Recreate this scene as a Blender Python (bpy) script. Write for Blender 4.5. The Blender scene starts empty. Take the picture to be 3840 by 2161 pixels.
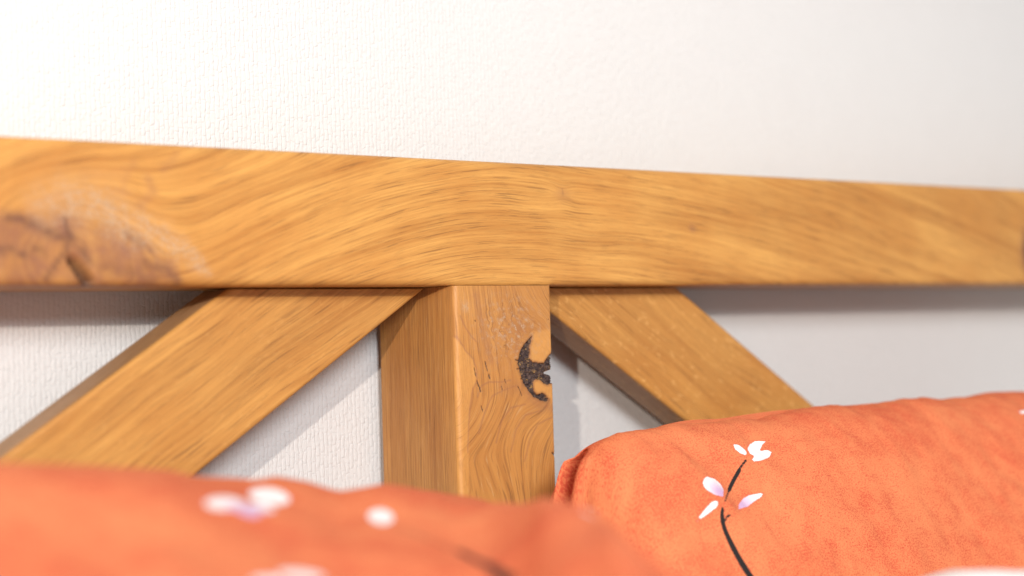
import bpy, math
import numpy as np
from mathutils import Matrix, Vector
from mathutils.bvhtree import BVHTree

# ------------------------------------------------------------------ camera, light, exposure
# metres; x runs along the wall, y into the wall, z up; z = 0 is the underside of the top rail,
# y = 0 the front of rail and post, x = 0 the left side of the post
scene = bpy.context.scene
F_PX, YAW, PITCH, ROLL = 7345.64, .7163, .0310, -.02974
CAM = np.array([-.8691, -1.0596, -.0456])
Fv = np.array([math.sin(YAW)*math.cos(PITCH), math.cos(YAW)*math.cos(PITCH), math.sin(PITCH)])
R0 = np.array([math.cos(YAW), -math.sin(YAW), 0.]); U0 = np.cross(R0, Fv)
Rv = math.cos(ROLL)*R0 + math.sin(ROLL)*U0; Uv = -math.sin(ROLL)*R0 + math.cos(ROLL)*U0

cd = bpy.data.cameras.new('camera'); cam = bpy.data.objects.new('camera', cd)
scene.collection.objects.link(cam); scene.camera = cam
cd.sensor_width = 36; cd.lens = F_PX*36/3840; cd.clip_start = .02; cd.clip_end = 60
m = Matrix.Identity(4)
for i in range(3):
    m[i][0] = Rv[i]; m[i][1] = Uv[i]; m[i][2] = -Fv[i]; m[i][3] = CAM[i]
cam.matrix_world = m
cd.dof.use_dof = True; cd.dof.focus_distance = 1.385; cd.dof.aperture_fstop = 2.8; cd.dof.aperture_blades = 9

world = bpy.data.worlds.new('World'); scene.world = world; world.use_nodes = True
bg = world.node_tree.nodes['Background']
bg.inputs[0].default_value = (1.0, .95, .925, 1); bg.inputs[1].default_value = .54

def aim(o, d):
    o.rotation_euler = Vector(d).to_track_quat('-Z', 'Y').to_euler()
TGT = np.array([.05, .0, -.03])
# warm spotlight, hard edged, from the left of the camera
dA = np.array([1.18, 1., -.25]); dA /= np.linalg.norm(dA)
la = bpy.data.lights.new('warm_spotlight', 'SPOT'); la.energy = 285; la.color = (1, .89, .77)
la.shadow_soft_size = .022; la.spot_size = math.radians(30); la.spot_blend = .8
lo = bpy.data.objects.new('warm_spotlight', la); scene.collection.objects.link(lo)
lo.location = TGT - dA*3.6; aim(lo, (np.array([-.03, 0, -.16]) - np.array(lo.location)))
# softer neutral lamp from behind the camera
dB = np.array([.52, 1., -.30]); dB /= np.linalg.norm(dB)
lb = bpy.data.lights.new('soft_lamp', 'AREA'); lb.shape = 'DISK'; lb.size = .8; lb.energy = 106; lb.color = (.95, .985, 1)
lo = bpy.data.objects.new('soft_lamp', lb); scene.collection.objects.link(lo)
lo.location = TGT - dB*3.6; aim(lo, dB)

# weak fill light added over the bed to brighten the pillow tops
lc = bpy.data.lights.new('overhead_fill', 'AREA'); lc.shape = 'DISK'; lc.size = .5; lc.energy = 7; lc.color = (1, .96, .92)
lo = bpy.data.objects.new('overhead_fill', lc); scene.collection.objects.link(lo); lo.location = (-.35, -.75, 1.75)

vs = scene.view_settings; vs.view_transform = 'Standard'; vs.look = 'None'; vs.exposure = 0; vs.gamma = 1
vs.use_curve_mapping = False
scene.cycles.use_denoising = True

# ------------------------------------------------------------------ helpers
def hit(px, py, ax=1, v=0.):
    """photo pixel -> point on the plane where coordinate ax equals v"""
    d = Fv + Rv*(px-1920)/F_PX - Uv*(py-1080.5)/F_PX
    return CAM + d*((v-CAM[ax])/d[ax])

_rng = np.random.default_rng(7)
_perm = np.tile(_rng.permutation(256), 3)
_grad = _rng.normal(size=(256, 3)); _grad /= np.linalg.norm(_grad, axis=1)[:, None]
def perlin(x, y, z=0.):
    x, y, z = np.broadcast_arrays(np.asarray(x, float), np.asarray(y, float), np.asarray(z, float))
    xi, yi, zi = np.floor(x).astype(int), np.floor(y).astype(int), np.floor(z).astype(int)
    xf, yf, zf = x-xi, y-yi, z-zi
    fade = lambda t: t*t*t*(t*(t*6-15)+10)
    u, v, w = fade(xf), fade(yf), fade(zf)
    def g(i, j, k):
        h = _perm[_perm[_perm[(xi+i) & 255] + ((yi+j) & 255)] + ((zi+k) & 255)]
        gr = _grad[h]
        return gr[..., 0]*(xf-i) + gr[..., 1]*(yf-j) + gr[..., 2]*(zf-k)
    L = lambda a, b, t: a+(b-a)*t
    return 1.5*L(L(L(g(0,0,0), g(1,0,0), u), L(g(0,1,0), g(1,1,0), u), v),
                 L(L(g(0,0,1), g(1,0,1), u), L(g(0,1,1), g(1,1,1), u), v), w)
def fbm(x, y, z=0., o=3):
    s = 0; a = 1.; f = 1.
    for i in range(o):
        s = s + a*perlin(x*f+17.3*i, y*f-9.1*i, np.asarray(z)*f+3.7*i); a *= .5; f *= 2.1
    return s
def smooth(a, b, x):
    t = np.clip((x-a)/(b-a), 0, 1); return t*t*(3-2*t)
def dist_poly(X, Z, pts):
    """distance to an open polyline"""
    d = np.full(np.shape(X), 9.)
    for (ax, az), (bx, bz) in zip(pts[:-1], pts[1:]):
        vx, vz = bx-ax, bz-az; t = np.clip(((X-ax)*vx+(Z-az)*vz)/(vx*vx+vz*vz+1e-12), 0, 1)
        d = np.minimum(d, np.hypot(X-ax-t*vx, Z-az-t*vz))
    return d
def sdf_poly(X, Z, pts):
    """signed distance to a closed polygon, positive inside"""
    d = dist_poly(X, Z, pts+[pts[0]]); ins = np.zeros(np.shape(X), bool)
    for (ax, az), (bx, bz) in zip(pts, pts[1:]+pts[:1]):
        if az == bz: continue
        c = ((az > Z) != (bz > Z)) & (X < (bx-ax)*(Z-az)/(bz-az)+ax); ins ^= c
    return np.where(ins, d, -d)

def mesh_obj(name, V, faces, mat, parent=None, attrs=None, smooth_sh=True):
    me = bpy.data.meshes.new(name)
    me.from_pydata([tuple(v) for v in V], [], faces)
    if attrs:
        for k, a in attrs.items():
            a = np.asarray(a, np.float32)
            if a.ndim == 2:
                at = me.attributes.new(k, 'FLOAT_VECTOR', 'POINT'); at.data.foreach_set('vector', a.ravel())
            else:
                at = me.attributes.new(k, 'FLOAT', 'POINT'); at.data.foreach_set('value', a.ravel())
    if smooth_sh: me.polygons.foreach_set('use_smooth', [True]*len(me.polygons))
    me.materials.append(mat); me.update()
    o = bpy.data.objects.new(name, me); scene.collection.objects.link(o)
    if parent: o.parent = parent
    return o
def tag(o, label=None, cat=None, group=None, kind=None):
    for k, v in (('label', label), ('category', cat), ('group', group), ('kind', kind)):
        if v: o[k] = v
    return o
def grid_faces(n, k, closed=True):
    f = []
    for i in range(n-1):
        for j in range(k if closed else k-1):
            a = i*k+j; b = i*k+(j+1) % k
            f.append((a, b, b+k, a+k))
    return f

# ------------------------------------------------------------------ materials
class NT:
    def __init__(s, name):
        s.m = bpy.data.materials.new(name); s.m.use_nodes = True; s.t = s.m.node_tree
        s.b = s.t.nodes['Principled BSDF']
    def n(s, typ, ins=None, **kw):
        nd = s.t.nodes.new(typ)
        for k, v in kw.items(): setattr(nd, k, v)
        for k, v in (ins or {}).items(): s.put(nd.inputs[k], v)
        return nd
    def put(s, sock, v):
        if isinstance(v, bpy.types.NodeSocket): s.t.links.new(v, sock)
        elif isinstance(v, (tuple, list)) and len(v) == 3 and sock.type == 'RGBA': sock.default_value = (*v, 1)
        else: sock.default_value = v
    def math(s, op, a, b=0., c=0., clamp=False):
        return s.n('ShaderNodeMath', {0: a, 1: b, 2: c}, operation=op, use_clamp=clamp).outputs[0]
    def vmul(s, a, v): return s.n('ShaderNodeVectorMath', {0: a, 1: v}, operation='MULTIPLY').outputs[0]
    def vadd(s, a, v): return s.n('ShaderNodeVectorMath', {0: a, 1: v}, operation='ADD').outputs[0]
    def noise(s, vec, scale=1., detail=2., rough=.5, dist=0.):
        return s.n('ShaderNodeTexNoise', {'Vector': vec, 'Scale': scale, 'Detail': detail, 'Roughness': rough, 'Distortion': dist}).outputs[0]
    def sm(s, x, a, b, lo=0., hi=1.):
        return s.n('ShaderNodeMapRange', {0: x, 1: a, 2: b, 3: lo, 4: hi}, interpolation_type='SMOOTHSTEP').outputs[0]
    def mix(s, f, a, b, blend='MIX'):
        nd = s.n('ShaderNodeMix', data_type='RGBA', blend_type=blend)
        s.put(nd.inputs[0], f); s.put(nd.inputs[6], a); s.put(nd.inputs[7], b); return nd.outputs[2]
    def attr(s, name, out='Fac'): return s.n('ShaderNodeAttribute', attribute_name=name).outputs[out]
    def bump(s, h, strength, dist, normal=None):
        nd = s.n('ShaderNodeBump', {'Height': h, 'Strength': strength, 'Distance': dist})
        if normal: s.put(nd.inputs['Normal'], normal)
        return nd.outputs[0]

def oak(name, light, dark, sides=None, pore=.62, pore_len=30., pore_w=1000., ring=.55, ring_w=150., fleck=0., pale_pores=0., extra=False, rough=.46):
    k = NT(name)
    g = k.attr('grain', 'Vector')
    wob = k.n('ShaderNodeVectorMath', {0: k.n('ShaderNodeTexNoise', {'Vector': k.vmul(g, (20, 60, 20)), 'Scale': 1., 'Detail': 1.}).outputs[1], 1: (.5, .5, .5)}, operation='SUBTRACT').outputs[0]
    g = k.vadd(g, k.vmul(wob, (0, .0007, 0)))
    rings = k.noise(k.vmul(g, (5, ring_w, 1)), 1., 3., .55)
    broad = k.noise(k.vmul(g, (4, 34, 1)), 1., 2., .5)
    streak = k.noise(k.vmul(g, (10, 640, 1)), 1., 2., .6)
    pr = k.noise(k.vmul(g, (pore_len, pore_w, 1)), 1., 2., .5)
    pr2 = k.noise(k.vadd(k.vmul(g, (pore_len*2.4, pore_w*2.1, 1)), (7, 3, 1)), 1., 1., .5)
    cluster = k.sm(rings, .40, .62)
    f = k.math('ADD', k.sm(rings, .30, .72, 0, ring), k.sm(broad, .34, .68, 0, .45))
    f = k.math('ADD', f, k.sm(streak, .36, .66, -.14, .24), clamp=True)
    col = k.mix(f, light, dark)
    blot = k.noise(k.vmul(g, (14, 22, 1)), 1., 2.)
    col = k.mix(k.sm(blot, .35, .7, 0, .30), col, tuple(c*q for c, q in zip(dark, (1.0, .82, .62))))
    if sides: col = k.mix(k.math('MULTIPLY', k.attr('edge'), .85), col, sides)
    pm = k.math('MULTIPLY', k.sm(pr, .56, .66), k.math('ADD', k.math('MULTIPLY', cluster, .55), .45))
    pm2 = k.math('MULTIPLY', k.sm(pr2, .60, .70), .45)
    pm = k.math('MAXIMUM', pm, pm2)
    col = k.mix(k.math('MULTIPLY', pm, pore), col, tuple(c*q for c, q in zip(dark, (.42, .42, .55))))
    if pale_pores:
        pp = k.sm(k.noise(k.vadd(k.vmul(g, (60, 1500, 1)), (3, 9, 2)), 1., 2.), .6, .72, 0, pale_pores)
        col = k.mix(pp, col, (.62, .42, .22))
    if fleck:
        fl = k.sm(k.noise(k.vadd(k.vmul(g, (150, 330, 1)), (1, 5, 2)), 1., 2., .5, .6), .58, .74, 0, fleck)
        col = k.mix(fl, col, (.80, .46, .16))
    rgh = k.math('ADD', k.sm(pm, 0, 1, 0, .2), rough)
    h = k.math('SUBTRACT', k.math('MULTIPLY', streak, .5), pm)
    nrm = k.bump(h, .4, .0002)
    if extra:
        o = k.n('ShaderNodeTexCoord').outputs['Object']
        mott = k.noise(o, 210., 3., .6, .8)
        col = k.mix(k.math('MULTIPLY', k.attr('pale'), k.sm(mott, .2, .7, .6, 1.)), col, tuple(min(1, c*q) for c, q in zip(light, (1.13, 1.16, 1.15))))
        col = k.mix(k.math('MULTIPLY', k.attr('stain'), k.sm(mott, .25, .7, .75, 1.)), col, (.25, .105, .058))
        gm = k.noise(o, 420., 4., .65, 1.2)
        col = k.mix(k.math('MULTIPLY', k.attr('grey'), k.sm(gm, .42, .62, .25, 1.)), col, (.46, .33, .22))
        col = k.mix(k.attr('dark'), col, (.045, .022, .016))
        b = k.sm(k.math('ADD', k.attr('bark'), k.math('MULTIPLY', k.math('SUBTRACT', k.noise(o, 700., 3., .6), .5), .0016)), -.0004, .0005)
        bn = k.noise(o, 380., 5., .68, .5)
        bc = k.mix(k.sm(bn, .36, .60), (.024, .015, .017), (.095, .058, .047))
        bc = k.mix(k.sm(k.noise(o, 260., 4., .7), .545, .68), bc, (.30, .17, .055))
        rim = k.sm(k.attr('bark'), -.0026, .0002, 0, .55)
        col = k.mix(rim, col, (.16, .065, .035))
        col = k.mix(b, col, bc)
        rgh = k.math('ADD', rgh, k.math('MULTIPLY', b, .3), clamp=True)
        nrm = k.bump(k.math('MULTIPLY', bn, b), .9, .0016, nrm)
    k.put(k.b.inputs['Base Color'], col); k.put(k.b.inputs['Roughness'], rgh); k.put(k.b.inputs['Normal'], nrm)
    k.b.inputs['Specular IOR Level'].default_value = .32
    return k.m

LIGHT = (.62, .318, .084); DARK = (.405, .178, .042)
M_rail = oak('oak_rail', LIGHT, DARK, extra=True)
M_post = oak('oak_post', (.53, .252, .070), (.32, .130, .036), pore=.6, ring=.32, ring_w=330., extra=True, pale_pores=.25)
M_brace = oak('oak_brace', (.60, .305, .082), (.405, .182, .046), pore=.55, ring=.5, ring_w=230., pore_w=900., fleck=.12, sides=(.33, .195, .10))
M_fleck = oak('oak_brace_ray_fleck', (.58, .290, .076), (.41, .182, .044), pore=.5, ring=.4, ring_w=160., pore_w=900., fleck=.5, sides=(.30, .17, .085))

# embossed white wall covering: vertical ribs broken into staggered cells
k = NT('woven_wall_covering')
o = k.n('ShaderNodeTexCoord').outputs['Object']
sw = k.n('ShaderNodeSeparateXYZ', {0: o}).outputs
wx = k.math('ADD', sw[0], k.math('MULTIPLY', k.math('SUBTRACT', k.noise(o, 110., 3., .6), .5), .0040))
wz = k.math('ADD', sw[2], k.math('MULTIPLY', k.math('SUBTRACT', k.noise(o, 150., 2.), .5), .0080))
col_i = k.math('FLOOR', k.math('MULTIPLY', wx, 270.))
ribs = k.math('ABSOLUTE', k.math('SUBTRACT', k.math('FRACT', k.math('MULTIPLY', wx, 270.)), .5))
rnd = k.n('ShaderNodeTexWhiteNoise', {'W': col_i}, noise_dimensions='1D').outputs[0]
zz = k.math('ADD', k.math('MULTIPLY', wz, 118.), k.math('ADD', k.math('MULTIPLY', k.math('MODULO', col_i, 2.), .5), k.math('MULTIPLY', rnd, .35)))
cells = k.math('ABSOLUTE', k.math('SUBTRACT', k.math('FRACT', zz), .5))
h = k.math('SUBTRACT', k.math('MULTIPLY', k.sm(ribs, .5, .2), k.sm(k.noise(o, 170., 2.), .35, .6, .25, 1.)), k.math('MULTIPLY', k.sm(cells, .34, .5), .9))
h = k.math('ADD', h, k.math('MULTIPLY', k.noise(o, 240., 3., .6), .7))
nrm = k.bump(h, .6, .00042)
k.put(k.b.inputs['Normal'], nrm)
k.put(k.b.inputs['Base Color'], k.mix(k.sm(k.noise(o, 30., 3.), .3, .7, 0, .2), (.635, .627, .625), (.605, .594, .592)))
k.b.inputs['Roughness'].default_value = .75; k.b.inputs['Specular IOR Level'].default_value = .2
M_wall = k.m

def fabric(name):
    k = NT(name)
    uv = k.attr('cloth', 'Vector')
    big = k.noise(uv, 16., 4., .6, .4)
    mid = k.noise(uv, 70., 4., .65)
    fine = k.noise(uv, 800., 3., .68)
    thr = k.math('ADD', k.math('MULTIPLY', fine, 1.15), k.math('ADD', k.math('MULTIPLY', mid, .35), k.math('MULTIPLY', big, .30)))
    f = k.sm(thr, .86, 1.06)
    col = k.mix(f, (.67, .203, .084), (.51, .073, .038))
    col = k.mix(k.sm(big, .35, .65, 0, .25), col, (.58, .115, .048))
    wv = k.n('ShaderNodeSeparateXYZ', {0: uv}).outputs
    weave = k.math('MULTIPLY', k.math('SINE', k.math('MULTIPLY', wv[0], 9000.)), k.math('SINE', k.math('MULTIPLY', wv[1], 9000.)))
    jag = k.math('MULTIPLY', k.math('SUBTRACT', k.noise(uv, 900., 2.), .5), .0012)
    petal = k.sm(k.math('ADD', k.attr('petal'), jag), -.0002, .0003)
    halo = k.sm(k.attr('petal'), -.0022, .0, 0, .35)
    col = k.mix(halo, col, (.62, .10, .06))
    pc = k.mix(k.attr('blush'), (.80, .74, .74), (.56, .36, .56))
    col = k.mix(petal, col, pc)
    col = k.mix(k.sm(k.math('ADD', k.attr('stem'), k.math('MULTIPLY', jag, .25)), -.0002, .0003), col, (.022, .018, .018))
    k.put(k.b.inputs['Base Color'], col)
    wr = k.noise(k.vmul(uv, (1, .7, 1)), 42., 3., .55)
    k.put(k.b.inputs['Normal'], k.bump(k.math('ADD', k.math('MULTIPLY', weave, .05), wr), .25, .003))
    k.b.inputs['Roughness'].default_value = .85; k.b.inputs['Specular IOR Level'].default_value = .15
    k.b.inputs['Sheen Roughness'].default_value = .5
    return k.m
M_cloth = fabric('orange_blossom_cotton')
k = NT('white_cotton')
o = k.n('ShaderNodeTexCoord').outputs['Object']
k.put(k.b.inputs['Base Color'], k.mix(k.noise(o, 24., 3.), (.80, .79, .77), (.73, .71, .70)))
k.put(k.b.inputs['Normal'], k.bump(k.noise(o, 60., 4., .6), .3, .004)); k.b.inputs['Roughness'].default_value = .9
M_white = k.m

# ------------------------------------------------------------------ wall
YW = .099
def box(name, lo, hi, mat, parent=None):
    V = [(x, y, z) for x in (lo[0], hi[0]) for y in (lo[1], hi[1]) for z in (lo[2], hi[2])]
    return mesh_obj(name, V, [(0, 1, 3, 2), (4, 6, 7, 5), (0, 4, 5, 1), (2, 3, 7, 6), (0, 2, 6, 4), (1, 5, 7, 3)], mat, parent, smooth_sh=False)
tag(box('wall', (-1.8, YW, -.92), (2.2, YW+.12, 1.3), M_wall), kind='structure')

# ------------------------------------------------------------------ headboard
hb = bpy.data.objects.new('headboard', None); scene.collection.objects.link(hb)
hb.empty_display_size = .1
tag(hb, 'knotty golden oak headboard of thick beams with slanted braces, standing against the white wall', 'headboard')

def rr_profile(w, d, r, step_front, step_other, nr=5):
    """closed rounded rectangle: (a across 0..w, b depth 0..d); r = radii of (a0 front, a1 front, a1 back, a0 back)"""
    pts = []
    def seg(p, q, st):
        n = max(1, int(round(math.dist(p, q)/st)))
        for i in range(n): pts.append((p[0]+(q[0]-p[0])*i/n, p[1]+(q[1]-p[1])*i/n))
    def arc(c, rad, a0):
        for i in range(nr):
            a = math.radians(a0+90*i/nr); pts.append((c[0]+rad*math.cos(a), c[1]+rad*math.sin(a)))
    r0, r1, r2, r3 = r
    seg((r0, 0), (w-r1, 0), step_front); arc((w-r1, r1), r1, -90)
    seg((w, r1), (w, d-r2), step_other); arc((w-r2, d-r2), r2, 0)
    seg((w-r2, d), (r3, d), step_other); arc((r3, d-r3), r3, 90)
    seg((0, d-r3), (0, r0), step_other); arc((r0, r0), r0, 180)
    return pts

POST_W, DEPTH, RAIL_H = .0900, .0897, .0886
# ---- top rail
xs = np.concatenate([np.arange(-.62, -.37, .01), np.arange(-.37, .72, .0013), np.arange(.72, .96, .012)])
rows = []
for x in xs:
    t = float(smooth(-.006, .001, x)*(1-smooth(POST_W-.001, POST_W+.006, x)))
    rb = .0042*(1-t)+.0004*t
    # a = height above the rail's underside, b = depth
    pr = rr_profile(RAIL_H, DEPTH, (rb, .0045, .004, .004), .0014, .012)
    rows.append([(x, b, a) for a, b in pr])
nk = min(len(r) for r in rows)
def resample(row, n):
    row = np.array(row+[row[0]]); s = np.concatenate([[0], np.cumsum(np.linalg.norm(np.diff(row, axis=0), axis=1))])
    t = np.linspace(0, s[-1], n+1)[:-1]
    return np.stack([np.interp(t, s, row[:, i]) for i in range(3)], 1)
lens = {len(r) for r in rows}
V = np.concatenate([np.array(r) if len(lens) == 1 else resample(r, nk) for r in rows])
K = len(rows[0]) if len(lens) == 1 else nk
X, Y, Z = V.T
C1 = lambda pts: [tuple(hit(a*.4969, 480+b*.4969)[[0, 2]]) for a, b in pts]      # crop of the left part of the rail
gl = lambda d, w: np.exp(-(d/w)**2)
wob = .005*fbm(X*9, Z*22, 1., 1)
xc = .055
hump = np.where(X < xc, -1.45*(X-xc)**2/(1+1.6*np.abs(X-xc)), -.42*(X-xc)**2/(1+.8*np.abs(X-xc)))
rip = .0035*gl(np.hypot((X-.135)/1., (Z-.030)*1.6), .035)
ga = Z - hump + rip + wob*.6
kx, kz = hit(250, 940)[[0, 2]]
dk = np.hypot((X-kx)/1.35, Z-kz)
wk = gl(dk, .046)*.8
ga = ga*(1-wk) + wk*(dk*1.05+.012*fbm(X*34, Z*40, 2.))
sk = hit(2110, 729)[[0, 2]]
ds = np.hypot((X-sk[0]), (Z-sk[1])*.9)
ga = ga + .0028*np.sign(Z-sk[1]+1e-6)*gl(ds, .010)
side = np.where(Y > .004, Y-.004, 0)
grain = np.stack([X + .3*ga*wk, ga+side*.8, .35*side*10], 1)
zone = sdf_poly(X, Z, C1([(-900, 560), (0, 600), (150, 650), (420, 640), (600, 680), (900, 800), (1050, 850), (1200, 950), (1330, 1060), (1360, 1240), (-900, 1260)]))
front = (Y < .02)
n1 = fbm(X*55, Z*75, 4.); n2 = fbm(X*120, Z*150, 6.)
stain = .85*smooth(-.005, .007, zone+.003*n1)*(.85+.5*n1)
kdark = np.zeros(len(V))
def streak(pts, w, a):
    return min(1., a*1.6)*gl(dist_poly(X+.0012*n1, Z+.0016*n2, C1(pts)), w)
for pts, w, a in (([(60, 670), (250, 720), (380, 790), (490, 840)], .0036, .75), ([(500, 700), (525, 800), (520, 880), (480, 945)], .0017, .9),
                  ([(-60, 915), (170, 942), (340, 930)], .0022, .6), ([(490, 940), (410, 1040), (345, 1150)], .0021, .6),
                  ([(520, 780), (560, 840)], .0032, .6), ([(620, 920), (670, 1010)], .0042, .55), ([(950, 800), (1080, 880), (1140, 935)], .003, .45),
                  ([(1090, 1035), (1250, 1060), (1340, 1160)], .0042, .5), ([(780, 1050), (1000, 1090), (1160, 1150)], .0046, .4),
                  ([(650, 780), (800, 850)], .003, .35), ([(1120, 380), (1160, 480), (1060, 590)], .0030, .22),
                  ([(930, 430), (960, 340), (1010, 270)], .0030, .16), ([(1230, 330), (1330, 210)], .0026, .15), ([(620, 350), (830, 345), (980, 310)], .0030, .13)):
    sk_ = streak(pts, w, a); stain = np.maximum(stain, sk_); kdark = np.maximum(kdark, (.42 if a >= .36 else 0)*sk_**1.5)
gp = C1([(360, 600), (480, 545), (700, 600), (900, 690), (1050, 770), (1250, 850), (1400, 920), (1480, 1000), (1560, 1090)])
wg = .0125*np.interp(X, [gp[0][0], gp[3][0], gp[-1][0]], [1., 1.15, .30])
grey = .85*np.exp(-(dist_poly(X, Z+.002*n1, gp)/wg)**2)*(.8+.5*n2)
dark = .95*smooth(.0016, .0004, dist_poly(X, Z, C1([(500, 745), (524, 800), (520, 860)])))*.6
# open crack at the lower edge of the knot
cr = C1([(532, 1003), (630, 1100), (735, 1200)])
tcr = np.clip((X-cr[0][0])/(cr[-1][0]-cr[0][0]), 0, 1)
dcr = dist_poly(X, Z, cr)
crw = .0012+.0030*np.sin(np.pi*np.clip(tcr*.85+.1, 0, 1))
cm = smooth(crw*1.3, crw*.35, dcr)*(Y < .03)
dark = np.maximum(np.maximum(dark, kdark*front), .72*cm)
stain = np.maximum(stain, .8*gl(dist_poly(X, Z, C1([(500, 1010), (560, 1090), (640, 1180)])), .0045))
stain = np.maximum(stain, .75*gl(ds, .0021)); stain = np.maximum(stain, .35*gl(np.hypot((X-sk[0])*.6, Z-sk[1]), .0045))
dark = np.maximum(dark, .55*smooth(.0016, .0004, np.hypot((X-sk[0])*1.5, Z-sk[1]-.0004)))
s2 = hit(2597, 854)[[0, 2]]; stain = np.maximum(stain, .8*gl(np.hypot((X-s2[0])*.6, Z-s2[1]), .0022))
s3 = hit(3850, 945)[[0, 2]]; stain = np.maximum(stain, .9*gl(np.hypot((X-s3[0])*1.6, (Z-s3[1])*.8), .014)); dark = np.maximum(dark, .8*gl(np.hypot((X-s3[0])*2.2, (Z-s3[1])*.6), .011))
V = V.copy(); V[:, 1] += .009*cm*(Y < .004) ; V[:, 1] += (.00025*n1*front)
zero = np.zeros(len(V))
F = grid_faces(len(rows), K); F += [tuple(range(K))[::-1], tuple(range((len(rows)-1)*K, len(rows)*K))]
F = [f[::-1] for f in F]
rail = mesh_obj('top_rail', V, F, M_rail, hb, dict(grain=grain, stain=stain*front, grey=grey*front, dark=dark, pale=zero, bark=zero-.02))
rail['label'] = 'thick horizontal oak top rail with a large dark knot at its left end'

# ---- post (top butts against the rail's underside)
zs = np.concatenate([np.arange(0, .19, .0006), np.arange(.19, .60, .02)])
prof = rr_profile(POST_W, DEPTH, (.0042, .0012, .002, .003), .0006, .006)
K = len(prof)
V = np.array([(a, b, -.0002-s) for s in zs for a, b in prof])
X, Y, Z = V.T
front = (Y < .004)
C2 = lambda pts: [tuple(hit(1640+a*.3448, 1040+b*.3448)[[0, 2]]) for a, b in pts]   # crop of the upper post
bark_pts = C2([(1030, 640), (985, 690), (940, 740), (905, 810), (890, 870), (880, 940), (900, 1010), (915, 1080), (930, 1130), (960, 1190), (1000, 1250),
               (1050, 1300), (1110, 1335), (1180, 1352), (1215, 1330), (1180, 1290), (1140, 1260), (1090, 1275), (1055, 1250), (1040, 1200), (1040, 1140),
               (1070, 1110), (1110, 1110), (1150, 1150), (1200, 1170), (1290, 1140), (1290, 1050), (1225, 1030), (1290, 950), (1275, 790), (1200, 870),
               (1160, 935), (1090, 935), (1040, 925), (1000, 890), (1005, 820), (1000, 760), (1022, 700)])
n1 = fbm(X*260, Z*260, 5.); n2 = fbm(X*700, Z*700, 9., 4)
sd = sdf_poly(X+.0005*n1, Z+.0005*n1, bark_pts)
bark = np.where(Y < .03, np.where(front, sd, sd-Y*.12), -.02)
kx, kz = .079, -.062
dk = np.hypot((X-kx)*1.15, (Z-kz)*.75)
wk = gl(dk, .030)
ga = X + .012*np.sin((Z+.02)*16)*.4 + .0030*fbm(X*30, Z*14, 3., 1)
low = smooth(-.075, -.125, Z)
ga = ga*(1-.55*low) + .55*low*(.5*X + .9*np.sqrt((X-.055)**2*1.2+((Z+.205)*.33)**2))
ga = ga*(1-wk) - wk*dk*.95 + wk*.05
burl = np.exp(-((X-.052)/.026)**2-((Z+.032)/.020)**2)
ga = ga + burl*.0035*fbm(X*170, Z*170, 8.)
side = np.where(Y > .0034, Y-.0034, 0)
lx = np.clip((Y-.0034), 0, None)
isleft = (X < .02) & (Y > .0034); isright = (X > .07) & (Y > .0012)
grain = np.stack([Z, np.where(isleft, .4 - side*1.7, np.where(isright, ga+side, ga)), .3*isleft], 1)
pale = .55*smooth(-.0008, .0012, sdf_poly(X+.0004*n1, Z, C2([(205, 640), (250, 720), (320, 800), (390, 890), (425, 1000), (432, 1130), (385, 1220), (350, 1450), (340, 2400), (100, 2400), (100, 640)])))*front
inner = sdf_poly(X, Z, C2([(1030, 600), (1250, 560), (1290, 760), (1210, 880), (1160, 930), (1040, 920), (1000, 880), (1010, 740)]))
pale = np.maximum(pale, .75*smooth(-.002, .002, inner)*front)
pale = np.maximum(pale, .6*smooth(-.001, .001, sdf_poly(X, Z, C2([(1050, 1130), (1110, 1110), (1180, 1170), (1290, 1150), (1290, 1400), (1180, 1280), (1060, 1250)])))*front)
stain = .45*burl*(.6+.6*n1) + .35*gl(dist_poly(X+.001*n1, Z, C2([(420, 200), (470, 420), (520, 640), (580, 900)])), .0035)
stain = np.maximum(stain, .45*gl(dist_poly(X+.0012*n1, Z, C2([(900, 480), (870, 620), (860, 800)])), .0030))
stain = np.maximum(stain, .35*gl(dist_poly(X, Z, C2([(700, 1190), (900, 1200), (1000, 1330)])), .005)*(.7+.5*n1))
stain = np.maximum(stain, .42*gl(dist_poly(X+.0006*n1, Z, C2([(1000, 1300), (1120, 1390), (1260, 1420)])), .0045))
ln = lambda pts, w, a: a*gl(dist_poly(X+.0003*n1, Z+.0003*n1, C2(pts)), w)
for pts in ([(215, 640), (300, 790), (390, 890), (430, 1010), (432, 1130), (385, 1220), (350, 1450), (330, 1900)], [(440, 1300), (480, 1180), (560, 1140), (700, 1140), (800, 1120)],
            [(450, 1700), (520, 1450), (600, 1290), (720, 1230), (860, 1180)], [(640, 1800), (700, 1560), (800, 1420), (960, 1380)], [(800, 1900), (860, 1650), (960, 1500), (1130, 1450)],
            [(950, 2000), (1000, 1780), (1090, 1600), (1250, 1520)], [(250, 420), (310, 560), (420, 700)]):
    stain = np.maximum(stain, ln(pts, .0007, .55))
grey = .9*burl*smooth(.0, .55, n1) + .6*gl(np.hypot(X-hit(1745, 1150)[0], Z-hit(1745, 1150)[2]), .0035)
dark = 0*X
cw = lambda pts, w, a=.92: a*smooth(w, w*.35, dist_poly(X+.0003*n2, Z, C2(pts)))
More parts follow.
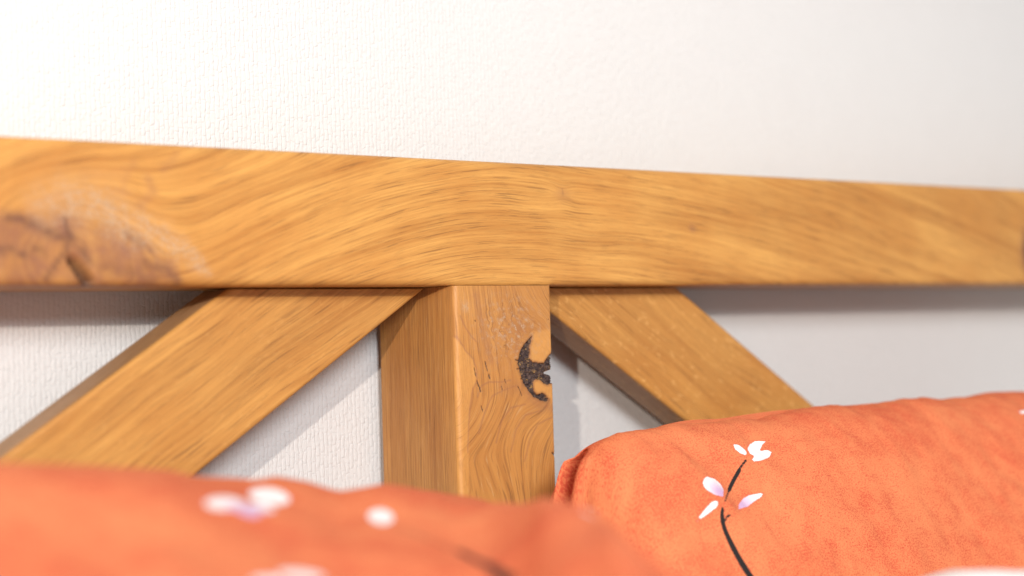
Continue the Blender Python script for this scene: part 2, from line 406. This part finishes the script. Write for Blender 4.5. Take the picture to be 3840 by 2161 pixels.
for pts, w in (([(405, 990), (422, 1075)], .0005), ([(435, 1130), (458, 1190), (475, 1242)], .0007), ([(480, 1400), (500, 1460)], .0005), ([(522, 920), (550, 1020)], .0006),
               ([(565, 1065), (572, 1100)], .0009), ([(700, 1190), (712, 1230)], .0004), ([(880, 1190), (905, 1240), (922, 1285)], .0005), ([(735, 1110), (750, 1160)], .0004),
               ([(850, 898), (965, 930)], .0006), ([(870, 997), (975, 995)], .0006), ([(912, 1108), (985, 1080)], .0007), ([(1010, 1065), (1080, 1058)], .0010), ([(412, 470), (416, 478)], .0006), ([(1207, 455), (1210, 462)], .0005),
               ([(1255, 1910), (1275, 1935)], .0009), ([(1355, 1945), (1400, 1985)], .0010), ([(1350, 1550), (1380, 1600)], .0004)):
    dark = np.maximum(dark, cw(pts, w))
dark *= front
bm = smooth(-.0004, .0009, bark)
dep = bm*(.0012+.0016*(n2+.4*n1)) + .0009*np.clip(dark, 0, 1)
# notch where the bark breaks through the right edge
nz = hit(2063, 1397)[2]
notch = np.exp(-((Z-nz)/.0016)**2)*smooth(POST_W-.010, POST_W-.001, X)*(Y < .030)*smooth(.03, .008, Y)
Vn = V.copy()
Vn[:, 1] += np.where(front, np.clip(dep, -.0004, .005), 0) + .004*notch*front
Vn[:, 0] -= .0045*notch + np.where(X > POST_W-.002, .0006*bm*(1+n2), 0)
Vn[:, 1] += .00012*burl*n2*front
F = grid_faces(len(zs), K); F += [tuple(range(K))[::-1], tuple(range((len(zs)-1)*K, len(zs)*K))]
post = mesh_obj('post', Vn, F, M_post, hb, dict(grain=grain, stain=stain*front, grey=grey*front, dark=dark, pale=pale, bark=bark))
post['label'] = 'upright oak post with a dark bark inclusion on its right edge'

# ---- slanted braces: butt against the rail's underside, the lower corner touching the post
TH, BW, YB, BT = .5560, .0871, .0314, .0319
def brace(name, sgn, mat, seed, label):
    c, s = math.cos(TH), math.sin(TH)
    e0 = -.0008 if sgn < 0 else POST_W+.0008
    prof = rr_profile(BW, BT, (.0028, .0028, .0025, .0025), .002, .004)
    K = len(prof)
    ss = np.concatenate([np.arange(0, .40, .002), np.arange(.40, .62, .02)])
    V, G = [], []
    for q in ss:
        for a, b in prof:
            # a across the brace from its lower edge; the top end is cut level under the rail
            s0 = a*c/s                              # where this fibre meets z = 0
            L = s0 + (q*(1-s0/.62))
            x = sgn*(L*c) + 0; z = -L*s + a*c
            x = e0 + sgn*(L*c - 0) + sgn*(a*s)
            V.append((x, YB+b, z-.0009)); G.append((L, a+b*.9, seed+(b > .003)*.2))
    V = np.array(V); G = np.array(G)
    n = fbm(G[:, 0]*9, G[:, 1]*16, seed*9, 2)
    G[:, 1] += .005*n + .003*np.sin(G[:, 0]*9+seed*7)
    F = grid_faces(len(ss), K); F += [tuple(range(K))[::-1], tuple(range((len(ss)-1)*K, len(ss)*K))]
    if sgn < 0: F = [f[::-1] for f in F]
    F = [f[::-1] for f in F]
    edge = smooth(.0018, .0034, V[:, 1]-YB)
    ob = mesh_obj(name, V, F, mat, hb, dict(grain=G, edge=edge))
    ob['label'] = label
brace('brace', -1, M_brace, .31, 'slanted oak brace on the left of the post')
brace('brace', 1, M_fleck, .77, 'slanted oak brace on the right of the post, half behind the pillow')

# ------------------------------------------------------------------ bed: mattress, pillows, duvet
ZM = -.275
def rounded_slab(name, lo, hi, r, mat):
    prof = rr_profile(hi[0]-lo[0], hi[2]-lo[2], (r, r, r, r), .12, .12)
    ys = [lo[1], lo[1]+r*.3, lo[1]+r] + list(np.linspace(lo[1]+r, hi[1]-r, 14)[1:-1]) + [hi[1]-r, hi[1]-r*.3, hi[1]]
    V = []
    cx, cz = (lo[0]+hi[0])/2, (lo[2]+hi[2])/2
    for y in ys:
        e = min(y-lo[1], hi[1]-y); ins = r*(1-math.sqrt(max(0, 1-(1-min(1, e/r))**2)))
        for a, b in prof:
            x, z = lo[0]+a, lo[2]+b
            V.append((cx+(x-cx)*(1-2*ins/(hi[0]-lo[0])), y, cz+(z-cz)*(1-2*ins/(hi[2]-lo[2]))))
    K = len(prof); F = grid_faces(len(ys), K); F += [tuple(range(K))[::-1], tuple(range((len(ys)-1)*K, len(ys)*K))]
    return mesh_obj(name, V, F, mat)
ms = rounded_slab('mattress', (-.86, -2.05, ZM-.22), (1.02, -.004, ZM), .05, M_white)
tag(ms, 'white sheeted mattress under the orange pillows', 'mattress')

def catmull(P, n):
    P = np.array(P); k = len(P); out = []
    for i in range(n):
        t = i/n*k; j = int(t); f = t-j
        a, b, c, d = P[(j-1) % k], P[j % k], P[(j+1) % k], P[(j+2) % k]
        out.append(.5*(2*b+(c-a)*f+(2*a-5*b+4*c-d)*f*f+(3*b-a-3*c+d)*f**3))
    return np.array(out)

def petals_on(V, F, shapes, stems):
    """print: find the spot on the cloth under each outline point, then measure on the cloth"""
    tree = BVHTree.FromPolygons([tuple(v) for v in V], F)
    def cast(p):
        d = Fv + Rv*(p[0]-1920)/F_PX - Uv*(p[1]-1080.5)/F_PX
        h = tree.ray_cast(Vector(CAM), Vector(d).normalized())
        return np.array(h[0]) if h[0] is not None else None
    petal = np.full(len(V), -.05); stem = np.full(len(V), -.05); blush = np.zeros(len(V))
    def local(pts3):
        c = pts3.mean(0); e = max(.02, np.linalg.norm(pts3-c, axis=1).max())
        nb = V[np.linalg.norm(V-c, axis=1) < e]
        nb = nb[((nb-CAM) @ Fv) < ((pts3-CAM) @ Fv).max()+.03]
        _, _, vt = np.linalg.svd(nb-nb.mean(0), full_matrices=False)
        return c, vt
    for pts, bl in shapes:
        q = [cast(p) for p in pts]; q = np.array([a for a in q if a is not None])
        if len(q) < 3: continue
        c, vt = local(q); near = np.linalg.norm(V-c, axis=1) < .13
        w = (V[near]-c) @ vt.T; pp = [tuple(a) for a in ((q-c) @ vt.T)[:, :2]]
        d = sdf_poly(w[:, 0], w[:, 1], pp); d = np.where(np.abs(w[:, 2]) < .03, d, -.05)
        if bl is not None:
            bp = cast(bl)
            if bp is not None:
                bd = np.linalg.norm(V[near]-bp, axis=1); size = np.linalg.norm(q-c, axis=1).max()
                blush[near] = np.where(d > -.003, np.maximum(blush[near], smooth(size*1.4, size*.2, bd)), blush[near])
        petal[near] = np.maximum(petal[near], d)
    for pts, w0, w1 in stems:
        q = [cast(p) for p in pts]; q = np.array([a for a in q if a is not None])
        if len(q) < 2: continue
        c, vt = local(q); near = np.linalg.norm(V-c, axis=1) < .25
        w = (V[near]-c) @ vt.T; pp = [tuple(a) for a in ((q-c) @ vt.T)[:, :2]]
        t = np.linspace(0, 1, len(pp)); best = np.full(near.sum(), -.05)
        for i in range(len(pp)-1):
            a, b = np.array(pp[i]), np.array(pp[i+1]); v = b-a
            s = np.clip(((w[:, :2]-a) @ v)/(v @ v+1e-12), 0, 1)
            dd = np.linalg.norm(w[:, :2]-a-s[:, None]*v, axis=1); u = t[i]+(t[i+1]-t[i])*s
            best = np.maximum(best, (w0+(w1-w0)*u)-dd)
        best = np.where(np.abs(w[:, 2]) < .035, best, -.05)
        stem[near] = np.maximum(stem[near], best)
    return petal, stem, blush

# ---- right pillow: leans against the headboard, its left end in front of the post
NC = 300
sec = catmull([(.0, .0), (-.030, -.008), (-.062, -.038), (-.095, -.085), (-.128, -.135), (-.150, -.165), (-.120, -.182), (-.060, -.182),
               (.010, -.160), (.050, -.105), (.052, -.052), (.030, -.014)], NC)
vx = np.concatenate([np.arange(0, .16, .0014), np.arange(.16, .74, .0030)]); LX = .74
X0 = .0215
ridge_x = np.array([0, .02, .05, .12, .27, .55, .75]); ridge_z = np.array([-.122, -.1135, -.1065, -.1030, -.0970, -.0950, -.099])
cen = sec.mean(0)
V, CU = [], []
arc = np.concatenate([[0], np.cumsum(np.linalg.norm(np.diff(sec, axis=0), axis=1))])
for q in vx:
    e = q/.045 if q < .045 else ((LX-q)/.07 if LX-q < .07 else 1.)
    e = max(0., min(1., e)); f = (1-(1-e)**2.6)**(1/2.0)
    f = max(f, .02)
    zr = np.interp(q, ridge_x, ridge_z)
    P = cen + (sec-cen)*np.array([.42+.58*f, .18+.82*f])
    tw = .015*smooth(.05, .0, q)
    for j, (y, z) in enumerate(P):
        V.append((X0+q-.004*smooth(-.05, -.17, z)*smooth(.12, 0., q), -.085+y, zr+z)); CU.append((q, arc[j], .1))
V = np.array(V); CU = np.array(CU)
nv, kk = len(vx), NC
P3 = V.reshape(nv, kk, 3)
def normals(P3):
    du = np.gradient(P3, axis=0); dv = np.roll(P3, -1, 1)-np.roll(P3, 1, 1)
    n = np.cross(du, dv); return n/(np.linalg.norm(n, axis=2, keepdims=True)+1e-12)
N = normals(P3)
out = np.sign(((P3 - P3.mean(1, keepdims=True))*N).sum(2).mean()); N *= out
q = CU[:, 0].reshape(nv, kk); a = CU[:, 1].reshape(nv, kk)
topf = smooth(.34, .22, a)
d = .0030*fbm(q*9+a*4, a*10-q*3, 2., 2)*smooth(.0, .05, q)
d += .0022*np.sin((q*1.1-a*.8)*70+2*fbm(q*7, a*7, 5.))*np.exp(-((q-.09)/.06)**2)*smooth(.01, .05, a)
d += .0012*fbm(q*45, a*25, 7.)*topf
# pinched fold near the left end
tree = BVHTree.FromPolygons([tuple(v) for v in V], grid_faces(nv, kk))
fp = []
for p in ((2180, 1704), (2160, 1738), (2143, 1780), (2130, 1840), (2122, 1900), (2116, 1980)):
    dd = Fv + Rv*(p[0]-1920)/F_PX - Uv*(p[1]-1080.5)/F_PX
    h = tree.ray_cast(Vector(CAM), Vector(dd).normalized())[0]
    if h is not None: fp.append(np.array(h))
df = np.full(q.shape, 9.); tf = np.zeros(q.shape); sgx = np.ones(q.shape)
for i, (p0, p1) in enumerate(zip(fp[:-1], fp[1:])):
    vv = p1-p0; t = np.clip(((P3-p0) @ vv)/(vv @ vv), 0, 1); dd = np.linalg.norm(P3-p0-t[..., None]*vv, axis=2)
    tf = np.where(dd < df, (i+t)/(len(fp)-1), tf); sgx = np.where(dd < df, np.sign((P3-p0-t[..., None]*vv) @ Rv), sgx); df = np.minimum(df, dd)
fw = smooth(-.02, .25, tf); sdf = df*sgx
d += .0030*np.exp(-((sdf-.011)/.006)**2)*fw + .0055*np.exp(-((sdf+.0075)/.0042)**2)*fw*(df < .05)
P3 = P3 + N*d[..., None] + (.030*np.exp(-((sdf-.0005)/.0040)**2)*(.5+.5*fw))[..., None]*(.96*Fv+.22*Rv)
V = P3.reshape(-1, 3)
V[:, 1] = np.minimum(V[:, 1], np.where(V[:, 0] < POST_W+.01, -.002, .028)); V[:, 2] = np.maximum(V[:, 2], ZM+.0005)
F = grid_faces(nv, kk); F += [tuple(range(kk))[::-1], tuple(range((nv-1)*kk, nv*kk))]
F = [f[::-1] for f in F]
C8 = lambda pts: [(2560+a*.4969, 1441+b*.4969) for a, b in pts]
shapes = [(C8([(380, 452), (430, 462), (470, 495), (484, 520), (478, 538), (430, 520), (395, 490)]), None),
          (C8([(487, 487), (505, 455), (545, 430), (628, 430), (600, 460), (580, 505), (640, 496), (672, 512), (655, 550), (600, 575), (535, 585), (522, 572), (545, 540), (510, 528)]), None),
          (C8([(150, 745), (160, 715), (182, 697), (240, 715), (285, 750), (310, 800), (305, 850), (240, 835), (170, 790)]), C8([(300, 830)])[0]),
          (C8([(108, 1035), (120, 1005), (175, 935), (225, 885), (255, 880), (272, 895), (255, 930), (190, 980), (140, 1015)]), None),
          (C8([(418, 945), (425, 905), (460, 860), (510, 835), (590, 822), (612, 832), (590, 855), (540, 885), (490, 925)]), C8([(425, 930)])[0]),
          (C8([(2530, 212), (2580, 196), (2660, 190), (2660, 225), (2570, 225)]), None),
          ]
stems = [(C8([(318, 885), (335, 840), (370, 760), (410, 670), (445, 615), (478, 575)]), .0007, .0009), (C8([(350, 800), (390, 715), (430, 645)]), .0014, .0014),
         (C8([(303, 935), (296, 980), (300, 1035), (318, 1100), (360, 1190), (400, 1270), (440, 1340), (490, 1420), (560, 1520)]), .0011, .0029), (C8([(318, 1022), (345, 995), (370, 970)]), .0011, .0007)]
petal, stem, blush = petals_on(V, F, shapes, stems)
pr = mesh_obj('pillow', V, F, M_cloth, None, dict(cloth=CU, petal=petal, stem=stem, blush=blush))
tag(pr, 'sharp orange blossom-print pillow on the right, leaning on the oak headboard', 'pillow', 'orange blossom pillows')

# ---- front pillow: lies flat in the foreground on the left
FH = np.array([math.sin(YAW), math.cos(YAW)]); RH = np.array([math.cos(YAW), -math.sin(YAW)])
NL, NR = 250, 240
u = np.linspace(-1, 1, NL); v = np.linspace(-1, 1, NR)
# denser towards the seam
u = np.sin(u*np.pi/2)*.35+u*.65; v = np.sin(v*np.pi/2)*.35+v*.65
Ug, Vg = np.meshgrid(u, v, indexing='ij')
qa, qb, qc, qd = (.000, 1.300), (.118, .480), (-.56, .300), (-.60, .775)      # far right, near right, near left, far left (l, r)
su, sv = (Ug+1)/2, (Vg+1)/2
l, r = [(1-su)*((1-sv)*qc[i]+sv*qd[i]) + su*((1-sv)*qb[i]+sv*qa[i]) for i in (0, 1)]
shape = ((1-np.abs(Ug)**3.2)*(1-np.abs(Vg)**3.0))
shape = np.clip(shape, 0, 1)**.42
top = ZM+.035 + .125*shape - .11*np.clip(1.05-r, 0, None)*shape
def bumpf(l0, r0, sl, sr, h, rot=0.):
    cl, cr = math.cos(rot), math.sin(rot)
    dl, dr = (l-l0), (r-r0); a = dl*cl+dr*cr; b = -dl*cr+dr*cl
    return h*np.exp(-(a/sl)**2-(b/sr)**2)
sh2 = smooth(0, .5, shape)
top += sh2*(.006*fbm(l*7, r*6, 3., 2) + .003*fbm(l*16, r*9, 1., 2))
# the crest of the pillow as seen from the camera side: (photo x, photo y)
crest = np.array([(-300, 1730), (0, 1735), (320, 1745), (640, 1762), (735, 1785), (960, 1797), (1040, 1785), (1150, 1800), (1280, 1838), (1380, 1822), (1450, 1812), (1520, 1820),
                  (1700, 1852), (1800, 1868), (1900, 1888), (1960, 1882), (2040, 1862), (2150, 1880), (2230, 1915), (2300, 1955), (2400, 2040), (2500, 2120), (2560, 2175), (2700, 2300)], float)
rs_want = np.array([(-300, .93), (0, .95), (700, 1.02), (1040, 1.13), (1400, 1.19), (1700, 1.24), (1820, 1.17), (1930, 1.06), (2060, .97), (2300, .87), (2700, .72)])
tanl = l/r
for it in range(5):
    dW = l[..., None]*np.array([RH[0], RH[1], 0]) + r[..., None]*np.array([FH[0], FH[1], 0]) + (top-CAM[2])[..., None]*np.array([0, 0, 1.])
    dz = dW @ Fv; ppx = 1920+F_PX*(dW @ Rv)/dz; ppy = 1080.5-F_PX*(dW @ Uv)/dz
    cols = np.arange(-200, 2641, 40); got = np.full(len(cols), np.nan)
    for ci, c0 in enumerate(cols):
        mk = np.abs(ppx-c0) < 24
        if mk.any(): got[ci] = ppy[mk].min()
    ok = ~np.isnan(got)
    want = np.interp(cols, crest[:, 0], crest[:, 1]); rw = np.interp(cols, rs_want[:, 0], rs_want[:, 1])
    dzc = np.where(ok, (got-want)*rw/F_PX, 0)
    dzc = np.convolve(np.pad(dzc, 1, mode='edge'), [.2, .6, .2], 'valid')
    rr_ = np.interp(ppx, cols, rw)
    top = top + .85*np.interp(ppx, cols, dzc)*np.exp(-((r-rr_)/np.where(r < rr_, .22, .10))**2)*smooth(.15, .5, shape)
bot = np.maximum(ZM+.0005, ZM+.035 - .05*shape**1.0)
def to_world(l, r, z):
    return np.stack([CAM[0]+FH[0]*r+RH[0]*l, CAM[1]+FH[1]*r+RH[1]*l, z], -1)
T3 = to_world(l, r, top).reshape(-1, 3); B3 = to_world(l, r, bot).reshape(-1, 3)
idx = np.arange(NL*NR).reshape(NL, NR); inner = np.zeros((NL, NR), bool); inner[1:-1, 1:-1] = True
bidx = idx.copy(); bidx[inner] = NL*NR + np.arange(inner.sum())
V = np.concatenate([T3, B3[inner.ravel()]])
F = []
for i in range(NL-1):
    for j in range(NR-1):
        F.append((idx[i, j], idx[i+1, j], idx[i+1, j+1], idx[i, j+1]))
        F.append((bidx[i, j], bidx[i, j+1], bidx[i+1, j+1], bidx[i+1, j]))
F = [tuple(int(q) for q in f) for f in F]
CU = np.stack([l.ravel(), r.ravel(), 0*l.ravel()+.4], 1); CU = np.concatenate([CU, CU[inner.ravel()]+[0, 0, .3]])
def blob(cx, cy, rx, ry, rot=0., n=14):
    o = []
    for i in range(n):
        t = 2*math.pi*i/n; a, b = rx*math.cos(t), ry*math.sin(t)
        o.append((cx+a*math.cos(rot)-b*math.sin(rot), cy+a*math.sin(rot)+b*math.cos(rot)))
    return o
shapes = [(blob(840, 1888, 75, 26), None), (blob(1010, 1862, 80, 32, .15), None), (blob(930, 1915, 52, 22, .3), (930, 1925)), (blob(985, 1905, 50, 14, .25), (960, 1920)),
          (blob(1428, 1938, 50, 30, .15), None), (blob(2235, 1922, 60, 14, .25), None), (blob(1130, 2160, 90, 20, .1), None), (blob(1000, 2180, 60, 16), None)]
stems = [([(1470, 1975), (1600, 2020), (1720, 2065), (1830, 2120), (1920, 2180)], .0014, .0024)]
petal, stem, blush = petals_on(V, F, shapes, stems)
pf = mesh_obj('pillow', V, F, M_cloth, None, dict(cloth=CU, petal=petal, stem=stem, blush=blush))
tag(pf, 'blurred orange blossom-print pillow lying in the foreground at lower left', 'pillow', 'orange blossom pillows')

# ---- white duvet fold at the lower right
NA, NB = 90, 60
ua, vb = np.meshgrid(np.linspace(-1, 1, NA), np.linspace(0, 2*np.pi, NB, endpoint=False), indexing='ij')
end = np.sqrt(np.clip(1-np.abs(ua)**6, 0, 1))*.97+.03
rl = .30*ua
cl_ = .44; cr_ = 1.02
ww = .12*end*np.cos(vb); hh = .052*end*np.sin(vb)*(1+.12*fbm(ua*3, np.cos(vb)*1.5, 4.))
z = ZM+.0545+hh + .006*fbm(ua*5, vb*1.2*0+np.cos(vb), 9.)*(hh > 0)
V = to_world(cl_+rl, cr_+ww+.02*np.sin(ua*4), np.maximum(z, ZM+.0005)).reshape(-1, 3)
F = grid_faces(NA, NB); F += [tuple(range(NB))[::-1], tuple(range((NA-1)*NB, NA*NB))]
dv = mesh_obj('duvet', V, F, M_white)
tag(dv, 'white duvet edge at the lower right, in front of the right pillow', 'duvet')
